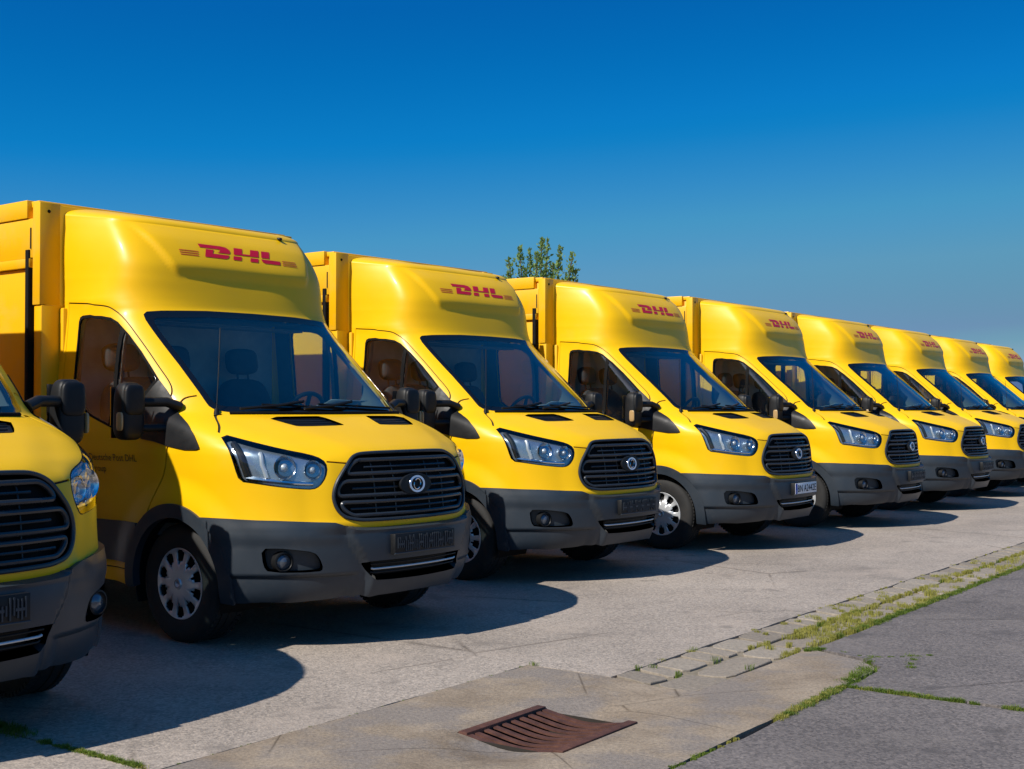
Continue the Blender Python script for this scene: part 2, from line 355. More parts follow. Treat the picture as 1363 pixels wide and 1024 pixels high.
def build_skin():
    pts=[];edges=[]
    us=np.r_[np.arange(0,1.12,.0165),np.arange(1.12,2.0001,.04)]; us[-1]=2.0
    vs=np.r_[np.arange(.20,ZT,.0185),np.linspace(ZT,ZT+CAP,26)]
    for v in vs:
        for u in us: pts.append((u*KU,v))
    def path(p,closed):
        p=np.asarray(p,float); p=p[(p[:,0]>=-1e-9)&(p[:,0]<=2.0)] if not closed else np.clip(p,[0,.2],[2,ZT+CAP])
        b=len(pts)
        for q in p: pts.append((q[0]*KU,q[1]))
        for i in range(len(p)-1): edges.append((b+i,b+i+1))
        if closed: edges.append((b+len(p)-1,b))
    for k,p in PG.items(): path(resample(p,.016,k not in OPEN),k not in OPEN)
    path([(u,ZC) for u in np.linspace(0,2,100)],False)
    V,E,F,_,_,_=delaunay_2d_cdt([Vector(p) for p in pts],edges,[],0,1e-5,False)
    V=np.array([(a[0]/KU,a[1]) for a in V]); V=np.clip(V,[0,.2],[2,ZT+CAP]); F=np.array([f for f in F if len(f)==3]); return V,F
KV,KF=build_skin(); CEN=KV[KF].mean(1)
CLS=np.full(len(KF),'body',dtype='<U10')
xb=base(CEN[:,0],CEN[:,1])[:,0]
def put(name,mask): CLS[mask]=name
I={k:inpoly(np.asarray(p),CEN[:,0],CEN[:,1]) for k,p in PG.items()}
put('fairing',CEN[:,1]>ZC); put('door',I['door']); put('bonnet',I['bonnet']); put('bumper',I['bumper']); put('clad',I['clad']); put('arch',I['arch']&(CEN[:,1]>.26))
sm=np.zeros(len(KF),bool)
for i in range(len(SEAMS)): sm|=I['seam%d'%i]
put('seam',sm&~np.isin(CLS,['bumper','arch','clad']))
CLS[I['headrim']&np.isin(CLS,['body','bonnet','seam'])]='headrim'
for a in ('vent','intake','fog','grille','head'): put(a,I[a])
put('sail',I['sail']); put('winframe',I['win']); put('winglass',I['winin']&~I['div']&~I['sail']); put('sail',I['sail'])
put('frit',I['ws']); put('ws',I['wsin']); put('hole',I['hole']|I['below'])
def region(name,classes,mat,parent,off=0.,skirt=.016,sides=(1,-1),mask=None):
    m=np.isin(CLS,classes) if mask is None else mask
    BUMPER[0]=bool(classes) and classes[0] in ('bumper','fog','intake')
    F=KF[m]; idx,inv=np.unique(F,return_inverse=True); F=inv.reshape(-1,3); uv=KV[idx]
    P,n=SN(uv[:,0],uv[:,1],off); BUMPER[0]=None
    cnt={}
    for f in F:
        for a,b in ((f[0],f[1]),(f[1],f[2]),(f[2],f[0])): cnt[(a,b)]=cnt.get((a,b),0)+1
    bd=[e for e in cnt if (e[1],e[0]) not in cnt and not(uv[e[0],0]<1e-6 and uv[e[1],0]<1e-6) and uv[e[0],1]<ZT+CAP-.01]
    Vs=[];Fs=[];Ns=[]
    for sg in sides:
        b=len(Vs); q=P*[1,sg,1]; nn=n*[1,sg,1]; Vs+=list(q); Ns+=list(nn)
        # CDT triangles run anticlockwise in (u,v): u to the left side, v up -> outward for the left side
        Fs+=[tuple(f+b) if sg>0 else tuple(f[::-1]+b) for f in F]
        if skirt:
            for a,c in bd:
                A,B=q[a],q[c]; A2,B2=A-nn[a]*skirt,B-nn[c]*skirt; t=B-A; l=np.cross(t,nn[a])*(1 if sg>0 else -1); L=np.linalg.norm(l)
                if L<1e-9: continue
                l=l/L*(1 if skirt>0 else -1); k=len(Vs)
                if skirt<0: A,A2,B,B2=[w+l*.002 for w in (A,A2,B,B2)]
                Vs+=[A,A2,B2,B]; Ns+=[l]*4
                Fs.append((k,k+1,k+2,k+3) if (sg>0)==(skirt>0) else (k,k+3,k+2,k+1))
    return mesh_obj(name,Vs,Fs,mat,parent,True,Ns)
def on_skin(polys,mapf,off,thick=0):
    """flat lettering polygons laid on the skin: polys lists of (a,b) -> MB"""
    mb=MB()
    for p in polys:
        q=[Vector(a) for a in p]; e=[(i,(i+1)%len(q)) for i in range(len(q))]
        F=tessellate_polygon([[Vector((a[0],a[1],0)) for a in q]]); P=mapf(np.array([(a[0],a[1]) for a in q]),off); mb.add(P,F)
    return mb
# ---------------------------------------------------------------- the van (local frame: x forward, y left, z up, origin under the bumper)
def text_polys(txt,size,sx=1.0):
    c=bpy.data.curves.new('t','FONT'); c.body=txt; c.size=size; c.resolution_u=3; c.fill_mode='BOTH'
    o=bpy.data.objects.new('t',c); COL.objects.link(o); dg=bpy.context.evaluated_depsgraph_get(); me=bpy.data.meshes.new_from_object(o.evaluated_get(dg))
    V=np.array([(v.co.x*sx,v.co.y) for v in me.vertices]); F=[tuple(p.vertices) for p in me.polygons]
    bpy.data.objects.remove(o); bpy.data.curves.remove(c); bpy.data.meshes.remove(me); return V,F
def rbox(cx,cy,cz,hx,hy,hz,p=4,nu=24,nv=14,taper=0.):
    """rounded (superellipsoid) block"""
    V=[];F=[]
    f=lambda t,e: np.sign(t)*abs(t)**e
    for i in range(nv+1):
        ph=-pi/2+pi*i/nv
        for j in range(nu):
            th=2*pi*j/nu; e=2/p
            z=f(sin(ph),e); k=1-taper*z
            V.append((cx+hx*k*f(cos(ph),e)*f(cos(th),e),cy+hy*k*f(cos(ph),e)*f(sin(th),e),cz+hz*z))
    for i in range(nv):
        for j in range(nu): F.append((i*nu+j,i*nu+(j+1)%nu,(i+1)*nu+(j+1)%nu,(i+1)*nu+j))
    return V,F
def make_wheel(parent,x,sg,front=True):
    yo=sg*.975
    prof=[(.205,-.03),(.215,-.004),(.228,.0),(.262,.006),(.300,.008),(.330,.000),(.345,-.014),(.353,-.034),(.355,-.06),(.349,-.062),(.349,-.07),(.355,-.072),(.355,-.112),(.349,-.114),(.349,-.122),(.355,-.124),(.355,-.165),(.351,-.195),(.33,-.218),(.26,-.226),(.21,-.222),(.205,-.2)]
    t=MB().lathe([(r,h*sg) for r,h in prof],'y',56)
    # tread blocks: shallow lugs round the circumference
    tb=t
    for k in range(64):
        a=2*pi*k/64
        for h0,h1 in ((-.060,-.018),(-.222,-.168)):
            ca,sa=cos(a),sin(a); da=.030
            pts=[]
            for rr in (.335,.3575):
                for aa in (a-da,a+da):
                    for hh in (h0 if rr>.34 else h0, h1-.012 if rr>.34 else h1): pts.append((rr*cos(aa),hh*sg,rr*sin(aa)))
            tb.add(pts,[(0,1,3,2),(4,6,7,5),(0,4,5,1),(2,3,7,6),(0,2,6,4),(1,5,7,3)])
    w=t.build('wheel',M['tyre'],parent,angle=50); w.location=(x,yo,WZ)
    # trim with ten openings
    k=100; rr=[.0,.03,.034,.07,.115,.138,.150,.165,.180,.193,.203,.212,.217,.219]; hh=[.020,.020,.014,.016,.012,.004,.000,-.002,-.003,-.001,.003,.004,.000,-.02]
    V=[];F=[]
    for j in range(k):
        for r,h in zip(rr,hh): a=2*pi*j/k; V.append((r*cos(a),(h-.008)*sg,r*sin(a)))
    n=len(rr)
    for j in range(k):
        for i in range(n-1):
            ph=(j+.5)%10
            if 4<=i<=9 and 2.0<ph<8.0 and not(i==4 and (ph<4 or ph>6)) and not(i==9 and (ph<3 or ph>7)): continue
            if i==0: F.append((j*n,j*n+1,((j+1)%k)*n+1)); continue
            F.append((j*n+i,j*n+i+1,((j+1)%k)*n+i+1,((j+1)%k)*n+i))
    m=MB(); m.V=V; m.F=F; c=m.build('wheel_trim',M['silver'],w,angle=35)
    so=c.modifiers.new('s','SOLIDIFY'); so.thickness=.010; so.offset=-1
    MB().lathe([(.0,-.045*sg),(.212,-.045*sg),(.214,-.02*sg)],'y',40).build('rim',M['black'],w)
    cb=MB().lathe([(.021,.013*sg),(.026,.013*sg),(.026,.0155*sg),(.021,.0155*sg),(.021,.013*sg)],'y',24); cb.build('hub_badge',M['chrome'],w)
    return w
def make_mirror(parent,sg):
    cy=1.212
    V,F=rbox(-1.17,sg*cy,1.385,.065,.080,.172,4,28,16,.05); h=MB().add(V,F).build('mirror',M['black'],parent,angle=60)
    V,F=rbox(-1.120,sg*cy,1.452,.026,.070,.092,4,24,12,.04); MB().add(V,F).build('mirror_cap',M['black'],h,angle=60)
    for z,r in ((1.440,.034),(1.285,.028)):
        MB().tube([(-1.06,sg*.92,z-.03),(-1.09,sg*1.0,z),(-1.15,sg*1.16,z)],r,10,flat=.9).build('mirror_arm',M['black'],h)
    MB().box(-1.250,-1.243,sg*cy-.072,sg*cy+.072,1.30,1.53).build('mirror_glass',M['chrome'],h,smooth=False)
    MB().box(-1.250,-1.243,sg*cy-.070,sg*cy+.070,1.225,1.285).build('mirror_glass',M['chrome'],h,smooth=False)
    V,F=rbox(-1.135,sg*(cy+.086),1.325,.028,.009,.055,4,16,10); MB().add(V,F).build('indicator',M['amber'],h)
LOGO=[ # letters D, H, L as blocks, x 0..860, y 0..150
 [[(0,150),(232,150),(285,143),(314,122),(316,98),(302,80),(172,80),(200,92),(210,106),(200,116),(8,116)],
  [(64,104),(146,104),(122,64),(296,64),(276,34),(246,24),(34,24)]],
 [[(372,150),(464,150),(442,96),(528,96),(552,150),(644,150),(618,80),(346,80)],[(340,64),(428,64),(412,24),(324,24)],[(524,64),(612,64),(596,24),(508,24)]],
 [[(674,150),(766,150),(738,80),(648,80)],[(642,64),(736,64),(860,62),(846,24),(672,24),(646,38)]]]
LINES=[[( -205,y),(-18-6*i,y),(-20-6*i,y-7),(-200,y-7)] for i,y in enumerate((72,51,30))]+[[(884-6*i,y),(1050,y),(1046,y-7),(882-6*i,y-7)] for i,y in enumerate((72,51,30))]
def plate_rel(mb,w,h,txt,size):
    V,F=text_polys(txt,size); V-=[(V[:,0].min()+V[:,0].max())/2,(V[:,1].min()+V[:,1].max())/2]; return V,F
def make_van(plated):
    R=empty('delivery_van')
    B=region('body',['body'],M['paint'],R,0,.02)
    region('bonnet',['bonnet'],M['paint'],R,0,.02)
    fa=region('roof_fairing',['fairing'],M['paint'],R,0,.03)
    gp=np.isin(CLS,['seam']); hb=gp&(base(CEN[:,0],CEN[:,1])[:,0]>-.99)&(CEN[:,1]<1.45); bo=[o for o in R.children if o.name.startswith('bonnet')][0]
    bp=region('bumper',['bumper'],M['plastic'],R,.014,.05)
    for sg in (1,-1):
        d=region('door',['door'],M['paint'],R,0,.02,(sg,))
        region('panel_gap',None,M['gap'],d,-.008,0,(sg,),gp&~hb); region('panel_gap',None,M['gap'],bo,-.008,0,(sg,),hb&(CEN[:,1]>1.2)); region('panel_gap',None,M['gap'],bo,-.008,0,(sg,),hb&(CEN[:,1]<=1.2))
        region('side_cladding',['clad'],M['plastic'],d,.014,.02,(sg,))
        region('mirror_sail',['sail'],M['black'],d,.008,.02,(sg,))
        region('window_frame',['winframe'],M['rubber'],d,.001,.012,(sg,))
        gm_=np.isin(CLS,['winglass']); xx=base(CEN[:,0],CEN[:,1])[:,0]
        region('window',None,M['sideglass'],d,-.006,0,(sg,),gm_&(xx<-1.655)); region('quarter_window',None,M['sideglass'],d,-.006,0,(sg,),gm_&(xx>=-1.655))
        MB().add(*rbox(-2.03,sg*1.022,1.02,.085,.022,.018,4,16,8)).build('handle',M['black'],d)
        region('wheel_arch_trim',['arch'],M['plastic'],R,.016,.05,(sg,))
        # headlight
        hl=region('headlight',['head'],M['lens'],R,.003,0,(sg,))
        region('housing',['head'],M['bucket'],hl,-.038,-.038,(sg,))
        region('seal',['headrim'],M['rubber'],hl,.0,.01,(sg,))
        for (u,v,r) in ((.575,1.062,.068),(.468,1.045,.056)):
            p,n=US([(u,v)],sg,-.020); c=Vector(p[0]); ax=(Vector(n[0])*.4+Vector((1,0,.04))*.6).normalized()
            q=ax.to_track_quat('X','Z').to_matrix().to_4x4(); q.translation=c
            m=MB().lathe([(r*1.02,.012),(r,.016),(r*.93,.010),(r*.8,-.010),(r*.55,-.028),(.001,-.036)],'x',28); m.V=[tuple(q@Vector(a)) for a in m.V]; m.build('reflector',M['chrome'],hl)
            m=MB().lathe([(.001,.022),(r*.22,.018),(r*.34,.006),(r*.36,-.02)],'x',20); m.V=[tuple(q@Vector(a)) for a in m.V]; m.build('bulb',M['silver'],hl)
        pr=[(.475,.965),(.56,.972),(.66,.985),(.74,.998)]; P,_=US(resample(pr,.02,False),sg,-.024); MB().tube(P,.013,8).build('light_strip',M['chrome'],hl)
        pr=[(.735,1.01),(.738,1.08),(.728,1.16),(.715,1.215)]; P,_=US(resample(pr,.02,False),sg,-.026); MB().tube(P,.020,8).build('side_light',M['black'],hl)
        pr=[(.655,1.0),(.66,1.08),(.64,1.16)]; P,_=US(resample(pr,.02,False),sg,-.030); MB().tube(P,.014,8).build('turn_lamp',M['silver'],hl)
        # fog lamp and pocket
        region('fog_pocket',['fog'],M['plastic'],bp,-.045,-.06,(sg,))
        p,n=US([(.645,.520)],sg,-.012); c=Vector(p[0]); ax=(Vector(n[0])*.35+Vector((1,0,0))*.65).normalized(); q=ax.to_track_quat('X','Z').to_matrix().to_4x4(); q.translation=c
        m=MB().lathe([(.058,-.04),(.058,.012),(.050,.014),(.046,.004),(.04,.0)],'x',28); m.V=[tuple(q@Vector(a)) for a in m.V]; fl=m.build('fog_lamp',M['black'],bp)
        m=MB().lathe([(.042,.0),(.030,.010),(.001,.015)],'x',24); m.V=[tuple(q@Vector(a)) for a in m.V]; m.build('fog_lens',M['foglens'],bp)
        # bonnet vent
        vb=region('bonnet_vent',['vent'],M['black'],R,-.014,-.015,(sg,))
        for k in range(3):
            t=.25+k*.25; P,_=FS([(sg*a,1.288+.052*t) for a in np.linspace(.18+.03*t,.49+.09*t,8)],-.005); MB().tube(P,.004,6).build('slat',M['black'],vb)
        make_mirror(R,sg)
        make_wheel(R,WX,sg); make_wheel(R,WX-3.75,sg)
        # inner wheel arch
        m=MB(); A=np.linspace(-.35,pi+.35,30); V=[];F=[]
        for a in A:
            for yy,rr in ((.985,.415),(.60,.415),(.60,.05)): V.append((WX+rr*cos(a),sg*yy,WZ+rr*sin(a)))
        for i in range(len(A)-1):
            for j in range(2): F.append((i*3+j,i*3+j+1,i*3+j+4,i*3+j+3))
        m.add(V,F).build('wheel_well',M['rubber'],R)
    # intake with blades
    it=region('lower_intake',['intake'],M['black'],bp,-.06,-.075)
    for z,r,mt in ((.462,.0065,'silver'),(.440,.005,'black'),(.49,.005,'black')):
        P,_=FS([(a,z) for a in np.linspace(-.375,.375,31)],-.012); MB().tube(P,r,8).build('blade',M[mt],it)
    # grille
    gr=region('grille',['grille'],M['rubber'],R,-.032,-.036)
    P,_=FS([(a,b) for a,b in GRO],.004); MB().tube(P,.011,8,True).build('surround',M['grillebar'],gr)
    for z0,z1,w0,w1 in ((1.090,1.012,.385,.455),(.972,.888,.485,.515),(.850,.772,.505,.445)):
        path=[]
        n=40
        for t in np.linspace(0,1,n): path.append((-w0+2*w0*t,z0))
        zc=(z0+z1)/2; rz=(z0-z1)/2
        for a in np.linspace(pi/2,-pi/2,9)[1:-1]: w=w0+(w1-w0)*(.5-.5*sin(a)); path.append((w+.035*cos(a),zc+rz*sin(a)))
        for t in np.linspace(0,1,n): path.append((w1-2*w1*t,z1))
        for a in np.linspace(-pi/2,-3*pi/2,9)[1:-1]: w=w0+(w1-w0)*(.5-.5*sin(a)); path.append((-w+.035*cos(a),zc+rz*sin(a)))
        P,_=FS(path,-.006); MB().tube(P,.0125,8,True).build('bar',M['grillebar'],gr)
        P,_=FS([(a,zc) for a in np.linspace(-w0*.93,w0*.93,25)],-.016); MB().tube(P,.007,6).build('bar',M['grillebar'],gr)
    for y in (-.30,-.15,.15,.30):
        P,_=FS([(y,a) for a in np.linspace(.765,1.095,12)],-.024); MB().tube(P,.004,6).build('rib',M['grillebar'],gr)
    # round badge
    P,n=FS([(.0,.938)],.012); c=Vector(P[0]); q=Vector((1,0,.06)).to_track_quat('X','Z').to_matrix().to_4x4(); q.translation=c
    m=MB().lathe([(.001,.0),(.105,.0),(.110,-.006),(.105,-.02)],'x',36); m.V=[tuple(q@Vector((a[0],a[1]*1.30,a[2]*.60))) for a in m.V]; bd=m.build('badge',M['black'],gr)
    m=MB().lathe([(.043,.0),(.043,.010),(.056,.010),(.058,.004),(.058,.0)],'x',36); m.V=[tuple(q@Vector((a[0],a[1]*1.22,a[2]*.92))) for a in m.V]; m.build('badge_ring',M['chrome'],bd)
    hk=MB()
    for s in (1,-1):
        pts=[(.008,s*(.005+.026*cos(a)-.001),s*(.006+.026*sin(a))) for a in np.linspace(-.6,2.5,12)]; hk.tube([tuple(q@Vector(p)) for p in pts],.0048,6)
    hk.build('badge_sign',M['chrome'],bd)
    # windscreen, trim, wipers, aerial
    region('windscreen',['ws'],M['glass'],R,0,0)
    region('windscreen_trim',['frit'],M['frit'],R,.001,.014)
    P,_=FS([(a,1.366+.004*abs(a)) for a in np.linspace(-.74,.74,30)],.004); MB().tube(P,.012,8).build('cowl',M['rubber'],R)
    for ya,yb,za,zb in ((-.52,.10,1.382,1.415),(-.10,.62,1.382,1.418),):
        P1,_=FS([(ya-.16,1.378),(ya+.1,1.40),(ya+.30,1.425)],.028); wp=MB().tube(P1,.010,6).build('wiper',M['black'],R)
        P2,_=FS([(a,za+(zb-za)*t) for a,t in zip(np.linspace(ya,yb,14),np.linspace(1,.3,14))],.014); MB().tube(P2,.007,6).build('blade',M['rubber'],wp)
    p,n=FS([(-.800,1.372)],.0); c=Vector(p[0]); an=MB().lathe([(.001,.035),(.012,.03),(.016,.012),(.02,-.01)],'z',14,tuple(c)).build('aerial',M['black'],R)
    MB().tube([tuple(c+Vector((0,0,.02))),tuple(c+Vector((-.02,.03,.26))),tuple(c+Vector((-.05,.065,.52)))],.0032,6).build('rod',M['black'],an)
    # washer jets / marker on the fairing edge
    P,n=FS([(.50,2.60)],.0); MB().add(*rbox(P[0][0]-.03,P[0][1],P[0][2]+.03,.03,.02,.012,3,12,8)).build('marker_lamp',M['black'],fa)
    # lettering on the fairing and the door
    sc_=.70/860; ox=-430; fz=lambda y:2.404+y*sc_*.86
    def mp_(p,off): P,_=FS(np.c_[p[:,0],p[:,1]],off); return P
    for g in LOGO: on_skin([resample([((a+ox+(b-75)*.10)*sc_,fz(b-24)) for a,b in q],.02,True) for q in g],mp_,.0025).build('letter',M['red'],fa,smooth=False)
    for q in LINES: on_skin([resample([((a+ox)*sc_,fz(b-24)) for a,b in q],.02,True)],mp_,.0025).build('stripe',M['red'],fa,smooth=False)
    for sg in (-1,1):
        dr=[o for o in R.children if o.name.startswith('door') and o.matrix_world is not None][0 if sg>0 else 1]
        for txt,z,size in (('Deutsche Post DHL',1.075,.062),('Group',1.003,.062)):
            V,F=text_polys(txt,size); x0=-1.86 if sg<0 else -1.32
            uv=[xz(x0-V[i,0]*sg*1.0*(1 if sg>0 else 1),z+V[i,1]) if sg>0 else xz(x0+V[i,0],z+V[i,1]) for i in range(len(V))]
            P,_=US(uv,sg,.003); MB().add(P,F).build('lettering',M['ink'],dr,smooth=False)
    # number plate on its holder
    P,n=FS([(0,.6)],.015+.016); x0=P[0][0]
    ho=MB().box(x0-.05,x0,-.268,.268,.541,.660).build('plate_holder',M['black'],R,bevel=.004)
    MB().tube([(x0-.004,-.268,.545),(x0-.004,.268,.545)],.006,6).build('rail',M['plastic'],ho)
    if plated:
        pl=MB().box(x0+.001,x0+.004,-.258,.258,.550,.656).build('number_plate',M['plate_white'],R,bevel=.001)
        MB().box(x0+.0045,x0+.0055,-.256,-.212,.553,.653).build('country_band',M['plate_blue'],pl,smooth=False)
        V,F=text_polys('BN A2442E',.098,.80); V-=[V[:,0].min(),0]; V*=[.44/V[:,0].max(),1]
        MB().add([(x0+.006,-.200+a,.569+b) for a,b in V],F).build('characters',M['rubber'],pl,smooth=False)
        V,F=text_polys('D',.035); MB().add([(x0+.0065,-.246+a,.562+b) for a,b in V],F).build('characters',M['plate_white'],pl,smooth=False)
    else:   # empty carrier: raised ribs and clips
        rr=random.Random(5); m=MB()
        for k in range(30):
            y=-.245+.49*k/29; z0=.556+rr.choice((0,.008,.02)); z1=.648-rr.choice((0,.008,.03)); m.box(x0-.002,x0+.005,y-.0035,y+.0035,z0,z1)
        for k in range(6): y=-.22+.088*k; m.box(x0-.002,x0+.006,y-.02,y+.02,.592,.604)
        m.build('carrier_ribs',M['plastic'],ho,smooth=False)
    # inner lining, dash, seats
    lm=np.isin(CLS,['body','door','fairing','sail','winframe','seam'])&(CEN[:,1]>.80)&(CEN[:,1]<2.075)&(xb<-.98)
    region('cab_lining',None,M['lining'],R,-.045,.0,(1,-1),lm)
    MB().box(-2.29,-1.74,-.80,.80,2.025,2.045).build('headliner',M['lining'],R)
    MB().box(-2.30,-2.27,-.93,.93,.60,2.06).build('bulkhead',M['bulkhead'],R)
    MB().box(-2.27,-.6,-.90,.90,.62,.70).build('cab_floor',M['lining'],R)
    ds=MB(); Y=np.linspace(-.90,.90,25); V=[];F=[]
    prof=[(-.82,.8),(-.82,1.385),(-1.00,1.402),(-1.18,1.398),(-1.28,1.34),(-1.30,1.15),(-1.25,.8)]
    for y in Y:
        hump=.0*exp(-((y-.42)/.2)**2); sh=.26*abs(y/.9)**2.4*.9
        for i,(x,z) in enumerate(prof): V.append((x-sh*(1 if i<3 else .2),y,z+(hump if 2<=i<=4 else 0)))
    k=len(prof)
    for i in range(24):
        for j in range(k-1): F.append((i*k+j,i*k+j+1,(i+1)*k+j+1,(i+1)*k+j))
    ds.add(V,F).build('dashboard',M['dash'],R,angle=30)
    q=Matrix.Translation((-1.45,.42,1.34))@Matrix.Rotation(radians(-62),4,'Y')
    sw=MB().tube([tuple(q@Vector((.19*cos(a),.19*sin(a),0))) for a in np.linspace(0,2*pi,33)[:-1]],.016,8,True); 
    for a in (0,2.3,-2.3): sw.tube([tuple(q@Vector((0,0,-.03))),tuple(q@Vector((.185*cos(a),.185*sin(a),0)))],.016,6)
    sw.add([tuple(q@Vector(v)) for v in rbox(0,0,-.02,.07,.07,.03,3,16,8)[0]],rbox(0,0,-.02,.07,.07,.03,3,16,8)[1]); sw.tube([tuple(q@Vector((0,0,-.03))),(-1.2,.42,1.18)],.035,8)
    sw.build('steering_wheel',M['black'],R)
    for y,w in ((.42,.25),(-.40,.42)):
        s=MB().add(*rbox(-1.72,y,.97,.27,w,.085,5,28,12)).build('seat',M['seat'],R)
        V,F=rbox(0,0,.31,.075,w*.96,.34,4,28,14,.06); q=Matrix.Translation((-1.96,y,.98))@Matrix.Rotation(radians(-13),4,'Y')
        MB().add([tuple(q@Vector(v)) for v in V],F).build('backrest',M['seat'],s)
        for yy in ((y,) if w<.3 else (y-.22,y+.2)):
            V,F=rbox(0,0,0,.055,.135,.095,3.5,20,12); q=Matrix.Translation((-2.10,yy,1.745))@Matrix.Rotation(radians(-10),4,'Y')
            MB().add([tuple(q@Vector(v)) for v in V],F).tube([(-2.08,yy-.05,1.60),(-2.10,yy-.05,1.70)],.008,6).tube([(-2.08,yy+.05,1.60),(-2.10,yy+.05,1.70)],.008,6).build('headrest',M['seat'],s)
    # sun visor band
    MB().box(-1.86,-1.70,-.66,.66,1.955,1.975).build('sun_visor',M['lining'],R,bevel=.004)
    # chassis
    ch=MB().box(-5.7,-.42,-.52,.52,.30,.62); ch.box(-5.6,-1.5,-.95,-.6,.42,.60); ch.box(-4.2,-1.5,.6,.95,.42,.60); ch.build('chassis',M['rubber'],R,smooth=False)
    # cargo box
    XF,XB,HY,ZTOP=-2.312,-5.85,1.10,2.768
    cb=MB().box(XB,XF,-1.055,1.055,.66,ZTOP-.012).build('cargo_box',M['boxpaint'],R,bevel=.006)
    MB().box(XB,XF-.05,-1.075,1.075,ZTOP-.03,ZTOP+.012).build('roof_panel',M['boxpaint'],cb,bevel=.006)
    for sg in (1,-1):
        def sb(name,x0,x1,y0,y1,z0,z1,mat='boxpaint',bv=.005): return MB().box(x0,x1,min(sg*y0,sg*y1),max(sg*y0,sg*y1),z0,z1).build(name,M[mat],cb,bevel=bv)
        sb('corner_post',XF-.085,XF+.002,.95,HY,2.085,ZTOP-.004); sb('corner_post',XF-.082,XF+.006,.93,HY-.012,.66,2.083)
        sb('roof_rail',XB,XF-.14,1.0,HY+.008,2.665,ZTOP+.018); sb('header_panel',XB+.05,XF-.088,1.0,HY-.004,2.40,2.662)
        sb('header_trim',XB+.05,XF-.115,1.0,HY+.006,2.335,2.398)
        sb('side_panel',XB+.06,-3.62,1.0,HY-.014,.74,2.332); sb('side_door',-3.60,XF-.16,1.0,HY-.022,.74,2.332)
        sb('door_seal',XF-.158,XF-.118,1.0,HY+.010,.72,2.455,'rubber',.004); sb('hinge_line',XF-.112,XF-.104,1.0,HY+.003,2.46,2.60,'gap',0)
        sb('side_rail',XB,XF-.02,1.0,HY-.006,.60,.735); sb('rear_post',XB-.004,XB+.055,1.0,HY,.66,ZTOP-.006)
        P=MB().lathe([(.001,.004),(.010,.004),(.012,.0)],'x',12,(XF+.004,sg*1.035,2.705)); P.build('rivet',M['rubber'],cb)
        # rubbing strip between cab and box
        MB().box(XF-.02,XF+.05,min(sg*.86,sg*.955),max(sg*.86,sg*.955),.45,2.07).build('cab_joint',M['boxpaint'],cb,bevel=.01)
        for z0 in (.62,):
            MB().box(-4.27,-3.0,min(sg*1.0,sg*1.05),max(sg*1.0,sg*1.05),.42,.60).build('side_skirt',M['plastic'],cb,bevel=.01)
    return R
_h=[yz(a,b) for a,b in [(0,0.8)]]
g_=[(.0,1.126),(.315,1.125),(.396,1.118),(.45,1.087),(.50,1.03),(.545,.97),(.568,.90),(.562,.84),(.54,.79),(.50,.757),(.44,.741),(.38,.735),(0,.733)]
_gl=np.array(g_); GRO=chaikin(np.vstack([_gl,(_gl*[-1,1])[::-1][1:-1]]),2)
def copy_tree(o,parent=None):
    c=o.copy(); COL.objects.link(c); c.parent=parent
    for ch in list(o.children): copy_tree(ch,c)
    return c
VANS=[(-2.200,5.026,-.684),(-.609,7.800,-.665),(.961,10.571,-.659),(2.860,12.864,-.636),(4.742,15.219,-.617),(6.506,17.711,-.624),(8.297,20.308,-.619),(10.044,22.95,-.630),(11.72,25.45,-.631)]
GROUP='yellow delivery vans parked in a row'
van=make_van(False)
def restore(o): return o
vans=[]
for i,(x,y,a) in enumerate(VANS):
    if i==3: v=make_van(True)
    elif i==0: v=van
    else: v=copy_tree(van)
    v.location=(x,y,0); v.rotation_euler=(0,0,a); vans.append(v)
ORD=['yellow delivery van standing first in the row, at the drain end',
 'yellow delivery van with its flank lettering showing, second from the drain end',
 'yellow delivery van with an empty plate carrier, third from the drain end of the row',
 'yellow delivery van wearing a white number plate with a blue band',
 'yellow delivery van standing right behind the one with the white number plate',
 'sixth yellow delivery van counted from the drain end of the row',
 'seventh yellow delivery van counted from the drain end of the row',
 'eighth yellow delivery van counted from the drain end of the row',
 'ninth yellow delivery van, last of the row away from the drain']
for v,l in zip(vans,ORD): tag(v,l,'van',GROUP)
# sheets of paper lying on dashboards
for i in (1,2,4,5,6):
    r=random.Random(i); V=[];F=[]
    for a in range(7):
        for b in range(5): V.append((-.108+.036*a,-.15+.075*b,.006+.004*sin(a*1.3+b)+.003*r.random()))
    for a in range(6):
        for b in range(4): F.append((a*5+b,(a+1)*5+b,(a+1)*5+b+1,a*5+b+1))
    p=mesh_obj('paper_sheet',V,F,M['paper'],None,True); so=p.modifiers.new('s','SOLIDIFY'); so.thickness=.001
    X,Y,a=VANS[i]; lx,ly=-1.05,.42 if i!=4 else .30
    p.location=(X+lx*cos(a)-ly*sin(a),Y+lx*sin(a)+ly*cos(a),1.428); p.rotation_euler=(0,-.22,a+r.uniform(-.2,.2))
    tag(p,'white sheet of paper on the dashboard of the %s van from the drain end'%['','second','third','','fifth','sixth','seventh'][i],'paper','papers lying on the dashboards')
